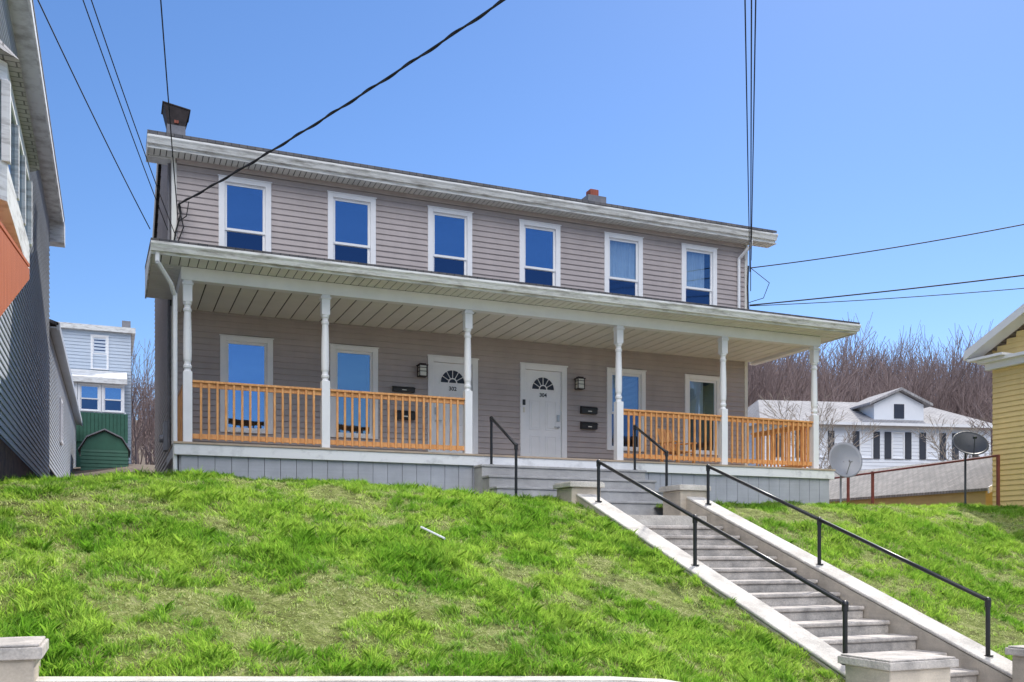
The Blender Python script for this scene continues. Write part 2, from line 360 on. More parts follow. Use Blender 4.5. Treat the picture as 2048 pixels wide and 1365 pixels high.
def door(a,b,num,knobside):
    w=b-a; h=4.43-1.975; t=.13; M=TR(a,0,1.975)
    mb=MB(); mb.box(0,t,-.045,.1,0,h); mb.box(w-t,w,-.045,.1,0,h); mb.box(t,w-t,-.045,.1,h-t,h); mb.box(-.02,w+.02,-.07,-.045,h-.02,h+.015); mb.box(t,w-t,-.06,.1,0,.05)
    d=mb.obj('door',M_white,H,M,bevel=.005,label='white panelled front door with fanlight numbered '+num)
    mb=MB(); x0,x1=t+.004,w-t-.004; cx=(x0+x1)/2
    mb.box(x0,x1,.02,.06,.052,h-t-.004)
    zf=1.88
    pw=(x1-x0-.36)/2
    for (za,zb) in((.22,.78),(.92,1.62)):
        for xa in(x0+.12,x0+.12+pw+.12):
            mb.box(xa,xa+pw,.006,.02,za,za+.02); mb.box(xa,xa+pw,.006,.02,zb-.02,zb)
            mb.box(xa,xa+.02,.006,.02,za+.02,zb-.02); mb.box(xa+pw-.02,xa+pw,.006,.02,za+.02,zb-.02)
            mb.box(xa+.05,xa+pw-.05,.008,.02,za+.05,zb-.05)
    mb.obj('door_leaf',M_white,d,M,bevel=.003)
    r=.29; n=20
    arc=[(cx+r*math.cos(math.pi*i/n),.010,zf+r*math.sin(math.pi*i/n)) for i in range(n+1)]
    mb=MB(); mb.extr(arc,(0,.009,0)); mb.obj('fanlight',M_room,d,M)
    mb=MB()
    for i in range(n):
        t0,t1=math.pi*i/n,math.pi*(i+1)/n
        for (ra,rb) in((r-.004,r+.03),(.085,.11)):
            q=[(cx+ra*math.cos(t0),0,zf+ra*math.sin(t0)),(cx+rb*math.cos(t0),0,zf+rb*math.sin(t0)),(cx+rb*math.cos(t1),0,zf+rb*math.sin(t1)),(cx+ra*math.cos(t1),0,zf+ra*math.sin(t1))]
            mb.extr(q,(0,.02,0))
    for k in range(1,6):
        t=math.pi*k/6; mb.cyl((cx+.1*math.cos(t),.008,zf+.1*math.sin(t)),(cx+r*math.cos(t),.008,zf+r*math.sin(t)),.009,n=6)
    mb.box(cx-r-.03,cx+r+.03,.0,.02,zf-.03,zf)
    mb.obj('fanlight_muntin',M_white,d,M)
    kx=x0+.075 if knobside<0 else x1-.075
    mb=MB(); mb.box(kx-.035,kx+.035,-.01,.02,1.14,1.30); mb.obj('lock',M_metal,d,M,bevel=.003)
    mb=MB(); mb.cyl((kx,.02,1.0),(kx,-.035,1.0),.022); mb.box(kx-.02 if knobside<0 else kx-.12,kx+.12 if knobside<0 else kx+.02,-.045,-.03,.99,1.012)
    mb.obj('handle',M_metal,d,M)
    mb=MB(); mb.box(cx-.095,cx+.095,.006,.019,1.70,1.80); mb.obj('number_plate',M_white,d,M)
    cu=bpy.data.curves.new('n','FONT'); cu.body=num; cu.size=.125; cu.align_x='CENTER'; cu.extrude=.003; cu.offset=.003
    tmp=bpy.data.objects.new('tmp',cu); col.objects.link(tmp); bpy.context.view_layer.update()
    me=bpy.data.meshes.new_from_object(tmp.evaluated_get(bpy.context.evaluated_depsgraph_get())); bpy.data.objects.remove(tmp)
    me.materials.clear(); me.materials.append(M_black)
    o=bpy.data.objects.new('house_number',me); place(o,M@TR(cx,.002,1.705)@Matrix.Rotation(R(90),4,'X'),d)
door(*doors[0],'302',-1); door(*doors[1],'304',1)
# upper roof
ex0,ex1=-.5,HW+.58; rl,rr=-.09,HW+.58
mb=MB()
mb.extr([(rl,-.5,8.24),(rl,4.3,9.78),(rl,D+.4,8.2),(rl,D+.4,8.27),(rl,4.3,9.86),(rl,-.5,8.30)],(rr-rl,0,0))
roof=mb.obj('roof',M_shing,H)
mb=MB(); mb.box(ex0,rl-.001,-.5,.35,8.225,8.30); mb.obj('roof_return',M_shing,H)
mb=MB()
n=int((ex1-ex0)/.115)
for i in range(n):
    x=ex0+.03+i*.1155; mb.box(x,x+.098,-.40,-.02,8.0,8.012)
mb.obj('soffit',M_soffit,H)
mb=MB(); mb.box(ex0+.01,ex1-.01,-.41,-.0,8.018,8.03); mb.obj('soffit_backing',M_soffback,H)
mb=MB(); 
mb.box(ex0,ex1,-.44,-.41,7.98,8.22)
mb.extr([(ex0,-.441,8.05),(ex0,-.50,8.05),(ex0,-.53,8.12),(ex0,-.56,8.16),(ex0,-.56,8.20),(ex0,-.441,8.20)],(ex1-ex0,0,0))
mb.box(ex0,-.03,-.0,.35,7.98,8.2); mb.box(ex0,ex0+.03,-.41,0,7.98,8.2)
mb.obj('gutter',M_wwhite,H,bevel=.004)
mb=MB()
mb.extr([(rl-.03,.36,8.10),(rl-.03,4.3,9.56),(rl-.03,D+.4,8.02),(rl-.03,D+.4,8.22),(rl-.03,4.3,9.80),(rl-.03,.36,8.34)],(.029,0,0))
mb.obj('rake_board',M_soffit,H)
mb=MB(); x=rr-.03
mb.extr([(x,-.4,8.05),(x,4.3,9.56),(x,D+.4,8.02),(x,D+.4,8.2),(x,4.3,9.78),(x,-.4,8.24)],(.03,0,0))
mb.extr([(HW+.02,-.38,8.05),(HW+.02,4.3,9.55),(HW+.02,4.3,9.57),(HW+.02,-.38,8.07)],(.53,0,0))
mb.obj('rake_board',M_soffit,H)
# chimneys
mb=MB(); mb.box(.08,.50,3.8,4.3,9.3,10.32); ch=mb.obj('chimney',M_stucco,H,bevel=.01,label='grey stuccoed chimney with flared dark metal hood')
mb=MB(); 
mb.extr([(.09,3.80,10.30),(.49,3.80,10.30),(.58,3.72,10.66),(.0,3.72,10.76)],(0,.015,0)); mb.extr([(.10,4.28,10.3),(.50,4.28,10.3),(.60,4.36,10.68),(.0,4.36,10.76)],(0,.015,0))
mb.extr([(.10,3.82,10.3),(.10,4.28,10.3),(.0,4.36,10.76),(.0,3.72,10.76)],(.012,0,0))
mb.extr([(-.03,3.70,10.765),(.61,3.70,10.665),(.61,4.40,10.665),(-.03,4.40,10.765)],(0,0,.025))
mb.obj('chimney_hood',M_rust,ch)
mb=MB(); mb.box(.24,.34,3.765,3.80,10.34,10.41); mb.obj('flue',M_brick,ch)
mb=MB(); mb.box(11.7,12.3,4.3,4.8,9.3,10.48); c2=mb.obj('chimney',M_stucco,H,label='short chimney with red clay pot')
mb=MB(); mb.box(11.8,12.08,4.35,4.65,10.48,10.68); mb.obj('chimney_pot',M_brick,c2,bevel=.02)
# porch roof
px0,px1=-.53,14.9
mb=MB(); mb.extr([(px0,-3.2,5.28),(px0,0,5.68),(px0,0,5.74),(px0,-3.23,5.34)],(px1-px0,0,0)); mb.obj('porch_roof',M_shing,H)
mb=MB(); mb.box(px0,px1,-3.13,-3.10,5.10,5.29)
mb.extr([(px0,-3.131,5.14),(px0,-3.20,5.14),(px0,-3.23,5.21),(px0,-3.26,5.25),(px0,-3.26,5.29),(px0,-3.131,5.29)],(px1-px0,0,0))
mb.box(px0,px0+.03,-3.10,-.0,5.10,5.26); mb.box(px1-.03,px1,-3.10,-.0,5.10,5.26)
mb.extr([(px0+.003,-3.10,5.262),(px0+.003,0,5.262),(px0+.003,0,5.67),],(.025,0,0)); mb.extr([(px1-.028,-3.10,5.262),(px1-.028,0,5.262),(px1-.028,0,5.67)],(.025,0,0))
mb.obj('porch_gutter',M_wwhite,H,bevel=.004)
mb=MB()
x=px0+.035
while x<px1-.2:
    mb.box(x,x+.138,-3.095,-2.53,5.115,5.125); x+=.155
for (a,b) in((px0+.035,-.0),(14.36,px1-.035)):
    y=-2.5
    while y<-.15: mb.box(a,b,y,y+.138,5.115,5.125); y+=.155
mb.obj('porch_soffit',M_soffit,H)
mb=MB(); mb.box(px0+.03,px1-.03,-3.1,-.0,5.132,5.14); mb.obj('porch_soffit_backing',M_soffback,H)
mb=MB(); mb.box(.0,14.36,-2.52,-2.34,4.88,5.114); mb.box(.0,.16,-2.34,-.03,4.88,5.114); mb.box(14.18,14.36,-2.34,-.03,4.88,5.114)
mb.obj('porch_beam',M_white,H,bevel=.006)
mb=MB(); x=.165
while x<14.15:
    mb.box(x,min(x+.290,14.175),-2.335,-.02,4.955,4.965); x+=.314
mb.obj('porch_ceiling',M_soffit,H)
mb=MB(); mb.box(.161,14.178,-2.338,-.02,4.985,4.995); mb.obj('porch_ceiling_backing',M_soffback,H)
# deck
mb=MB(); y=-2.62
while y<-.05:
    mb.box(-.13,14.72,y,min(y+.135,-.03),1.935,1.972); y+=.14
mb.obj('porch_deck',M_deck,H)
mb=MB(); mb.box(-.12,14.70,-2.60,-2.56,1.74,1.932); mb.box(-.12,-.08,-2.56,0,1.74,1.932); mb.box(14.66,14.70,-2.56,0,1.74,1.932)
mb.obj('deck_fascia',M_scuff,H,bevel=.004)
mb=MB(); x=.0
while x<14.55:
    mb.box(x,x+.283,-2.54+random.uniform(-.003,.003),-2.51,.85,1.75); x+=.292
y=-2.5
while y<-.3:
    mb.box(-.03,0,y,y+.285,.85,1.75); mb.box(14.6,14.63,y,y+.285,.85,1.75); y+=.292
mb.obj('porch_skirt',M_skirt,H)
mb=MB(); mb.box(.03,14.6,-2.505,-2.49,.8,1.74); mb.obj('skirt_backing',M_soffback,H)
def post(x,y=-2.43):
    mb=MB(); s=.078; z0,z1=1.973,4.88
    mb.box(x-s,x+s,y-s,y+s,z0,3.25); mb.box(x-s,x+s,y-s,y+s,4.50,z1)
    prof=[(3.25,.074),(3.27,.06),(3.30,.058),(3.32,.074),(3.36,.076),(3.38,.06),(3.42,.06),(3.46,.072),(3.6,.076),(3.9,.073),(4.2,.066),(4.32,.060),(4.34,.074),(4.38,.074),(4.40,.057),(4.44,.057),(4.46,.074),(4.50,.076)]
    mb.lathe(x,y,prof,16)
    mb.box(x-s-.02,x+s+.02,y-s-.02,y+s+.02,4.80,4.84)
    mb.obj('porch_post',M_white,H,bevel=.004)
PX=[.115,2.6,5.48,8.95,11.65,14.24]
for x in PX: post(x)
def railing(x0,y0,x1,y1):
    L=math.hypot(x1-x0,y1-y0); M=TR(x0,y0,0,math.degrees(math.atan2(y1-y0,x1-x0)))
    mb=MB(); mb.box(0,L,-.06,.05,3.06,3.10); mb.box(0,L,-.02,.02,2.975,3.058); mb.box(0,L,-.02,.02,2.05,2.14)
    n=max(2,round(L/.145))
    for i in range(1,n):
        x=L*i/n+random.uniform(-.004,.004); mb.box(x-.02,x+.02,-.055,-.0205,2.03,3.055)
    mb.obj('railing',M_wood,H,M,bevel=.003)
for a,b in((0,1),(1,2),(3,4),(4,5)): railing(PX[a]+.08,-2.43,PX[b]-.08,-2.43)
railing(.115,-.06,.115,-2.35); railing(14.24,-2.35,14.24,-.06)
def lantern(x,z):
    M=TR(x,-.02,z)
    mb=MB(); mb.box(-.06,.06,-.02,0,-.09,.09); mb.cyl((0,-.02,.03),(0,-.12,.06),.012); 
    mb.extr([(-.11,-.23,.10),(.11,-.23,.10),(.11,-.03,.10),(-.11,-.03,.10)],(0,0,.02)); mb.extr([(-.07,-.19,.12),(.07,-.19,.12),(.07,-.07,.12),(-.07,-.07,.12)],(0,0,.03))
    for xx in(-.085,.085):
        for yy in(-.21,-.05): mb.box(xx-.008,xx+.008,yy-.008,yy+.008,-.13,.10)
    for z in(-.03,.05):
        mb.box(-.09,.09,-.218,-.208,z-.006,z+.006); mb.box(-.09,-.082,-.21,-.05,z-.006,z+.006); mb.box(.082,.09,-.21,-.05,z-.006,z+.006)
    mb.box(-.095,.095,-.22,-.04,-.145,-.13)
    l=mb.obj('wall_lantern',M_rust,H,M)
    mb=MB(); mb.box(-.075,.075,-.2,-.06,-.129,.098); mb.obj('lantern_glass',M_frost,l,M)
lantern(5.24,4.06); lantern(9.17,4.04)
def mailbox(x,z,h=.17,w=.42):
    mb=MB(); mb.T=TR(x,-.02,z)
    n=8; pr=[(-w/2,0,-h/2),(-w/2,-.11,-h/2),(-w/2,-.12,h*.2)]+[(-w/2,-.12*math.cos(math.pi/2*i/n),h*.2+h*.35*math.sin(math.pi/2*i/n)) for i in range(1,n+1)]
    mb.extr(pr,(w,0,0)); mb.box(-w/2-.01,w/2+.01,-.135,-.121,h*.12,h*.22)
    m=mb.obj('mailbox',M_black,H,bevel=.004)
    mb=MB(); mb.box(x-.05,x+.05,-.144,-.141,z-h*.25,z-h*.12); mb.obj('mailbox_label',M_frost,m)
mailbox(9.45,3.42); mailbox(9.45,3.05); mailbox(4.86,3.05,.2,.45); mailbox(4.83,3.62,.12,.5)
mb=MB(); mb.box(7.72,7.79,-.075,-.046,3.45,3.58); kb=mb.obj('key_box',M_black,H,bevel=.01)
mb=MB(); mb.box(7.73,7.78,-.065,-.046,3.28,3.40); mb.obj('doorbell',M_frost,H,bevel=.008)
mb=MB(); mb.tube([(-.42,-3.12,5.15),(-.42,-3.12,4.98),(-.18,-2.75,4.72),(-.12,-2.55,4.6)],.04,8); mb.tube([(-.10,-2.52,4.62),(-.10,-2.50,1.1)],.04,8)
mb.obj('downspout',M_white,H)
mb=MB(); mb.tube([(13.95,-.42,8.06),(13.95,-.38,7.85),(13.82,-.06,7.6),(13.82,-.06,5.72)],.04,8); mb.obj('downspout',M_white,H)
mb=MB(); mb.tube([(-.06,.25,8.0),(-.06,.25,1.0)],.03,6); mb.obj('conduit',M_stucco,H)
mb=MB(); mb.tube([(-.05,.6,7.6),(-.05,.6,1.0)],.022,6); mb.obj('conduit',M_stucco,H)
mb=MB(); mb.box(-.16,-.02,.35,.65,2.1,2.7); mb.cyl((-.16,.5,2.35),(-.24,.5,2.35),.08); mb.obj('electric_meter',M_dish,H,bevel=.01)
# ---------------- chair
C=TR(11.3,-1.1,1.973,20)
ch=thing('wooden_chair','orange-stained slatted wooden armchair standing on the porch','chair',C)
mb=MB(); 
for i in range(5): mb.box(-.28,.28,-.25+i*.1,-.16+i*.1,.40,.425)
mb.obj('seat',M_wood,ch,C)
mb=MB()
for i in range(5): mb.extr([(-.27+i*.11,.22,.38),(-.18+i*.11,.22,.38),(-.18+i*.11,.40,1.0),(-.27+i*.11,.40,1.0)],(0,.02,0))
mb.obj('backrest',M_wood,ch,C)
for x in(-.30,.30):
    for y in(-.24,.24):
        mb=MB(); mb.box(x-.03,x+.03,y-.03,y+.03,0,.62); mb.obj('leg',M_wood,ch,C)
    mb=MB(); mb.box(x-.05,x+.05,-.3,.34,.62,.645); mb.obj('armrest',M_wood,ch,C)

# ---------------- upper steps
S=thing('porch_steps','wide grey concrete steps leading up to the porch','steps',TR(7.4,-3.5,.9))
mb=MB(); tops=[1.73,1.49,1.25,1.0]
for i,z in enumerate(tops): 
    ya=-3.05-.40*i
    mb.box(5.55,9.25,ya,(-2.62 if i==0 else ya+.398),.3,z-.05)
    mb.box(5.53,9.27,ya-.025,(-2.62 if i==0 else ya+.40-.03),z-.049,z)
mb.obj('tread',mat('grey_concrete',(.48,.47,.46),.85,vs=2.5,c2=(.32,.31,.31),bump=.4,bs=20,fine=.08),S,bevel=.012)
mb=MB(); mb.box(6.46,8.26,-6.75,-4.2,.2,.62); o=mb.obj('path',M_conc); o["kind"]="structure"
# ---------------- stairs
ST=thing('concrete_staircase','long pale concrete staircase with sloping side walls climbing the grass bank','staircase',TR(7.4,-12.6,-1.7))
mb=MB()
for i in range(13):
    y=-6.75-.46*i; z=.60-.166*i-.166
    mb.box(6.46,8.26,y-.46,y,z-.9,z-.055); mb.box(6.46,8.26,y-.49,y-.031,z-.054,z)
mb.obj('tread',M_step,ST,bevel=.016)
def cheek(xa,xb):
    mb=MB(); y0,y1=-6.1,-12.75
    f=lambda y:.785+.36*(y+6.55)
    mb.extr([(xa,y0,f(y0)),(xa,y1,f(y1)),(xa,y1,f(y1)-.9),(xa,y0,f(y0)-.95)],(xb-xa,0,0))
    o=mb.obj('side_wall',M_concd,ST,bevel=.01)
    mb=MB(); 
    mb.extr([(xa-.008,y0,f(y0)+.002),(xa-.008,y1-.02,f(y1)+.002),(xa-.008,y1-.02,f(y1)+.05),(xa-.008,y0,f(y0)+.05)],(xb-xa+.016,0,0))
    mb.obj('coping',M_conc,ST,bevel=.018)
cheek(6.09,6.45); cheek(8.27,8.63)
def pier(x0,x1,y0,y1,z0,z1,par=None,cap=.10,ov=.05):
    mb=MB(); mb.box(x0,x1,y0,y1,z0,z1-cap); p=mb.obj('pier',M_concd,par,bevel=.02)
    mb=MB(); mb.box(x0-ov,x1+ov,y0-ov,y1+ov,z1-cap+.001,z1-.02); mb.extr([(x0-ov+.02,y0-ov+.02,z1-.02),(x1+ov-.02,y0-ov+.02,z1-.02),(x1+ov-.02,y1+ov-.02,z1-.02),(x0-ov+.02,y1+ov-.02,z1-.02)],(0,0,.02))
    mb.obj('pier_cap',M_step if z1<0 else M_conc,p,bevel=.02)
pier(6.0,6.56,-6.1,-5.5,.2,1.20,ST); pier(8.15,8.71,-6.1,-5.5,.2,1.20,ST)
def rwall(x0,x1,lab,piers):
    RW=thing('retaining_wall',lab,'wall',TR((x0+x1)/2,-13.3,-1.8))
    n=24; mb=MB(); vs=[];fs=[]
    for i in range(n+1):
        x=x0+(x1-x0)*i/n; zt=float(lawn_h(x,-13.16))+.03
        vs+=[(x,-13.42,-1.95),(x,-13.42,zt),(x,-13.15,zt),(x,-13.15,-1.95)]
    for i in range(n):
        a=4*i;b=a+4; fs+=[(a,b,b+1,a+1),(a+1,b+1,b+2,a+2),(a+2,b+2,b+3,a+3)]
    fs+=[(0,1,2,3),(4*n,4*n+3,4*n+2,4*n+1)]
    mb.add(vs,fs); mb.obj('wall_face',M_conc,RW)
    for p in piers: pier(*p,par=RW)
rwall(-8,5.7,'low concrete retaining wall with capped piers at the foot of the lawn',[(5.72,6.5,-13.5,-12.88,-1.9,-1.03),(-2.4,-1.6,-13.5,-12.9,-1.9,-.60)])
rwall(8.85,22,'low concrete retaining wall with capped pier beside the stairs',[(8.08,8.85,-13.5,-12.88,-1.9,-1.04)])
def handrail(x,pts,label,g):
    Hn=thing('handrail',label,'handrail',TR(x,pts[0][0],pts[0][1]),group=g)
    mb=MB()
    tp=[(x,y,zt) for y,zb,zt in pts]
    mb.tube(tp,.027,12); 
    for p in tp: mb.ball(p,.04)
    mb.obj('rail',M_black,Hn,smooth=True)
    for y,zb,zt in pts:
        mb=MB(); mb.cyl((x,y,zb),(x,y,zt),.027,n=12); mb.cyl((x,y,zb),(x,y,zb+.012),.06,n=12); mb.cyl((x,y,zt-.08),(x,y,zt-.02),.036,n=12)
        mb.obj('rail_post',M_black,Hn,smooth=False)
f=lambda y:.835+.36*(y+6.55)
for x in(6.27,8.42):
    handrail(x,[(y,f(y),f(y)+.66) for y in(-6.55,-9.37,-12.28)],'black iron pipe handrail on the staircase side wall','black handrails')
for x in(5.79,9.05):
    handrail(x,[(-2.95,1.73,2.66),(-4.2,1.0,1.99)],'short black iron pipe handrail on the porch steps','black handrails')
mb=MB(); mb.cyl((2.45,-9.0,float(lawn_full(2.45,-9.0))+.09),(2.62,-9.42,float(lawn_full(2.62,-9.42))+.08),.014); 
solo(mb.obj('plastic_pipe',M_white),'short white plastic pipe lying on the grass','pipe')

# ---------------- neighbour (grey)
N=thing('grey_house','tall grey-sided house with bay window and long rear wing','house',TR(-5,0,1))
nx_=-2.63
mb=MB(); mb.T=TR(nx_,-11,0,90); mb.siding(0,17.5,1.69,8.7,lap=.12)
mb.T=TR(nx_,6.5,0,180); mb.siding(0,7,1.69,8.7,lap=.12)
mb.T=TR(nx_-7,-11,0,0); mb.siding(0,7,1.69,8.7,lap=.12)
mb.obj('wall',M_gray,N)
mb=MB(); mb.box(nx_-7,nx_-.03,-10.97,6.47,-1.7,1.69); mb.obj('foundation',M_stone,N)
mb=MB(); mb.extr([(nx_+.35,-11.4,8.62),(nx_-3.5,-11.4,10.6),(nx_-7.35,-11.4,8.62),(nx_-7.35,-11.4,8.7),(nx_-3.5,-11.4,10.7),(nx_+.35,-11.4,8.7)],(0,18.3,0)); mb.obj('roof',M_shing,N)
mb=MB(); mb.box(nx_+.001,nx_+.33,-11.4,6.9,8.5,8.52); mb.box(nx_+.30,nx_+.34,-11.4,6.9,8.45,8.68); mb.box(nx_+.001,nx_+.36,6.5,6.93,7.95,8.5)
mb.obj('eave_board',M_wwhite,N)
mb=MB(); mb.T=TR(nx_-.02,6.5,0,90); mb.siding(0,20,2.2,5.75,lap=.12); mb.obj('wing_wall',M_gray,N)
mb=MB(); mb.extr([(nx_+.22,6.52,5.82),(nx_-3,6.52,6.9),(nx_-6,6.52,5.82),(nx_-6,6.52,5.9),(nx_-3,6.52,7.0),(nx_+.22,6.52,5.9)],(0,20.2,0)); mb.obj('wing_roof',M_shing,N)
mb=MB(); mb.box(nx_+.18,nx_+.25,6.52,26.7,5.7,5.9); mb.box(nx_,nx_+.18,6.52,26.7,5.75,5.78); mb.obj('wing_eave',M_gray,N)
window(N,TR(nx_,12,3.4,90),1.0,1.4); window(N,TR(nx_,-2.5,5.8,90),.9,1.6)
bx=nx_+.5; mb=MB()
pl=[(nx_,-9.9),(bx,-9.4),(bx,-6.55),(nx_,-6.05)]
mb.extr([(x,y,3.62) for x,y in pl],(0,0,.4)); mb.extr([(x,y,4.85) for x,y in pl],(0,0,.2))
for x,y in pl: mb.box(x-.05,x+.03,y-.05,y+.05,4.02,4.85)
for y in(-7.4,-8.3): mb.box(bx-.05,bx+.02,y-.05,y+.05,4.02,4.85)
bay=mb.obj('bay_window',M_wwhite,N)
mb=MB(); mb.extr([(nx_+.02,-9.8,4.02),(bx-.02,-9.38,4.02),(bx-.02,-6.57,4.02),(nx_+.02,-6.15,4.02)],(0,0,.83)); mb.obj('bay_glass',glassmat('bay_glazing',(.6,.7,.8),.5),bay)
mb=MB(); mb.add([(nx_,-10.2,5.06),(bx+.12,-9.5,5.06),(bx+.12,-6.45,5.06),(nx_,-5.8,5.06),(nx_,-9.3,5.75),(nx_,-6.9,5.75)],[(0,1,4),(1,2,5,4),(2,3,5),(0,3,2,1)]); mb.obj('bay_roof',M_shing2,bay)
mb=MB()
yy=-10.6
ztop=lambda y:3.09+(y+10.16)*.16; zbot=lambda y:2.28+(y+10.16)*.37
while yy<-6.95:
    y2=yy+.13; mb.extr([(-2.13,yy,zbot(yy)),(-2.13,y2,zbot(y2)),(-2.13,y2,ztop(y2)),(-2.13,yy,ztop(yy))],(.025,0,0)); yy+=.137
mb.extr([(-2.63,-10.6,ztop(-10.6)+.02),(-2.10,-10.6,ztop(-10.6)+.02),(-2.10,-6.95,ztop(-6.95)+.02),(-2.63,-6.95,ztop(-6.95)+.02)],(0,0,.04))
mb.obj('wooden_awning',M_orange,N,label='red-stained board awning under the bay window')
# ---------------- yellow house
Y=thing('yellow_house','yellow-sided gabled house with white cornice and trim','house',TR(22,-7.2,.8))
yx=18.6; mb=MB(); ya,yb=-3.7,-10.7
def yl(z): 
    if z<4.85: return (0,7.0)
    e=(z-4.85)/.475; return (e,7-e)
mb.T=TR(yx,ya,0,-90); mb.siding(0,7,.6,8.1-1.6,lap=.125,lim=yl,dep=.02)
mb.T=TR(yx+9,ya,0,180); mb.siding(0,9,.6,4.9,lap=.125)
mb.T=TR(yx,yb,0,0); mb.siding(0,9,.3,4.9,lap=.125)
mb.T=None; mb.box(yx+.02,yx+8.9,yb+.03,ya-.03,-.8,.62)
mb.obj('wall',M_yellow,Y)
mb=MB(); x0=yx-.42
prof=[(x0,ya+.42,4.80),(x0,-7.2,6.66),(x0,yb-.42,4.80),(x0,yb-.42,4.9),(x0,-7.2,6.78),(x0,ya+.42,4.9)]
mb.extr(prof,(9.8,0,0)); mb.obj('roof',M_shing2,Y)
mb=MB(); mb.extr([(x0-.03,ya+.45,4.72),(x0-.03,-7.2,6.60),(x0-.03,yb-.45,4.72),(x0-.03,yb-.45,4.92),(x0-.03,-7.2,6.80),(x0-.03,ya+.45,4.92)],(.029,0,0))
mb.extr([(x0,ya+.38,4.76),(x0,-7.2,6.62),(x0,-7.2,6.645),(x0,ya+.38,4.785)],(.40,0,0)); mb.box(x0,x0+9.8,ya+.40,ya+.50,4.72,4.88); mb.box(x0,yx+.0,ya-.6,ya+.39,4.66,4.72); mb.box(yx-.30,yx-.02,ya-1.6,ya+.2,4.58,4.655); mb.box(yx-.16,yx-.02,ya-1.5,ya+.1,4.42,4.58); mb.obj('cornice',M_white,Y)
# ---------------- garage
G=thing('low_garage','low garage with worn grey shingle roof and yellow gable','garage',TR(21.6,2,.8))
mb=MB(); mb.extr([(19.15,-3.1,1.55),(21.6,-3.1,2.62),(24.05,-3.1,1.55),(24.05,-3.1,1.62),(21.6,-3.1,2.70),(19.15,-3.1,1.62)],(0,10.3,0)); mb.obj('roof',M_shing3,G)
mb=MB(); mb.extr([(19.4,-2.8,.3),(23.8,-2.8,.3),(23.8,-2.8,1.6),(21.6,-2.8,2.55),(19.4,-2.8,1.6)],(0,9.7,0)); mb.obj('wall',M_yellow,G)
mb=MB(); mb.extr([(19.12,-3.15,1.48),(21.6,-3.15,2.56),(24.08,-3.15,1.48),(24.08,-3.15,1.64),(21.6,-3.15,2.72),(19.12,-3.15,1.64)],(0,.045,0)); mb.obj('trim',M_white,G)
FN=thing('steel_fence','rusty red steel post-and-rail fence beside the lawn','fence',TR(18.3,-1,.9))
mb=MB(); mb.cyl((18.3,3.4,2.12),(18.3,-4.1,2.3),.028,n=8); mb.obj('rail',M_red,FN)
for y in(3.3,.9,-.05,-4.1):
    mb=MB(); mb.box(18.27,18.33,y-.03,y+.03,.5,2.24+(-.02*y)); mb.obj('fence_post',M_red,FN)
def dish(x,y,z,r,aim,tilt,m,label,zb):
    M=TR(x,y,z,aim,rx=tilt)
    e=thing('satellite_dish',label,'satellite dish',TR(x,y,zb),group='satellite dishes')
    mb=MB(); n=24; k=7; vs=[(0,0,0)]; fs=[]
    for j in range(1,k+1):
        rr=r*j/k
        for i in range(n):
            t=2*math.pi*i/n; vs.append((rr*math.cos(t),-.25*rr*rr/r,rr*1.1*math.sin(t)))
    for i in range(n): fs.append((0,1+i,1+(i+1)%n))
    for j in range(k-1):
        for i in range(n): a=1+j*n; fs.append((a+i,a+n+i,a+n+(i+1)%n,a+(i+1)%n))
    mb.add(vs,fs); o=mb.obj('reflector',m,e,M,smooth=True)
    s=o.modifiers.new('s','SOLIDIFY'); s.thickness=.015
    mb=MB(); mb.tube([(0,0,-r),(0,-r*.9,-r*.35)],.012); mb.box(-.04,.04,-r*1.0,-r*.85,-r*.4,-r*.28); mb.obj('receiver_arm',m,e,M)
    mb=MB(); mb.tube([(x,y,z),(x,y+.12,z-.1),(x,y+.12,zb)],.025,8); mb.obj('mast',m,e)
dish(15.57,-1.96,2.26,.42,-20,-15,M_dish,'light grey satellite dish on a short pole beside the porch',.9)
dish(17.6,-3.9,2.52,.40,-30,-45,M_ddish,'dark satellite dish on a mast by the yellow house',.9)
# ---------------- white far house
WM=TR(31.6,22.0,2.0,-14)
WH=thing('white_farmhouse','white two-storey house with grey roof, dormer and dark shutters','house',WM)
mb=MB(); L=13.6
mb.siding(0,L,0,5.2,lap=.2); mb.T=TR(0,7,0,-90); mb.siding(0,7,0,5.2,lap=.2)
mb.T=None; mb.box(.05,L-.05,.05,6.95,-.8,5.2); mb.obj('wall',M_whites,WH,WM)
mb=MB(); mb.add([(-.4,-.5,5.1),(L+.4,-.5,5.1),(L+.4,7.5,5.1),(-.4,7.5,5.1),(1.2,3.5,6.9),(L-2.2,3.5,6.9)],[(0,1,5,4),(1,2,5),(2,3,4,5),(3,0,4),(0,3,2,1)]); mb.obj('roof',M_shing2,WH,WM)
mb=MB(); mb.box(-.42,L+.42,-.55,-.5,4.98,5.14); mb.box(-.45,-.4,-.5,7.5,4.98,5.14); mb.obj('eave_board',M_white,WH,WM)
mb=MB(); mb.extr([(6.6,.2,5.2),(9.6,.2,5.2),(9.6,.2,6.3),(8.1,.2,7.0),(6.6,.2,6.3)],(0,3.2,0)); dm=mb.obj('dormer',M_whites,WH,WM)
mb=MB(); mb.extr([(6.2,-.1,6.2),(8.1,-.1,7.05),(10.0,-.1,6.2),(10.0,-.1,6.33),(8.1,-.1,7.2),(6.2,-.1,6.33)],(0,3.6,0)); mb.obj('dormer_roof',M_shing2,dm,WM)
mb=MB()
mb.box(7.8,8.4,.16,.199,5.5,6.3); mb.obj('dormer_window',M_room,dm,WM)
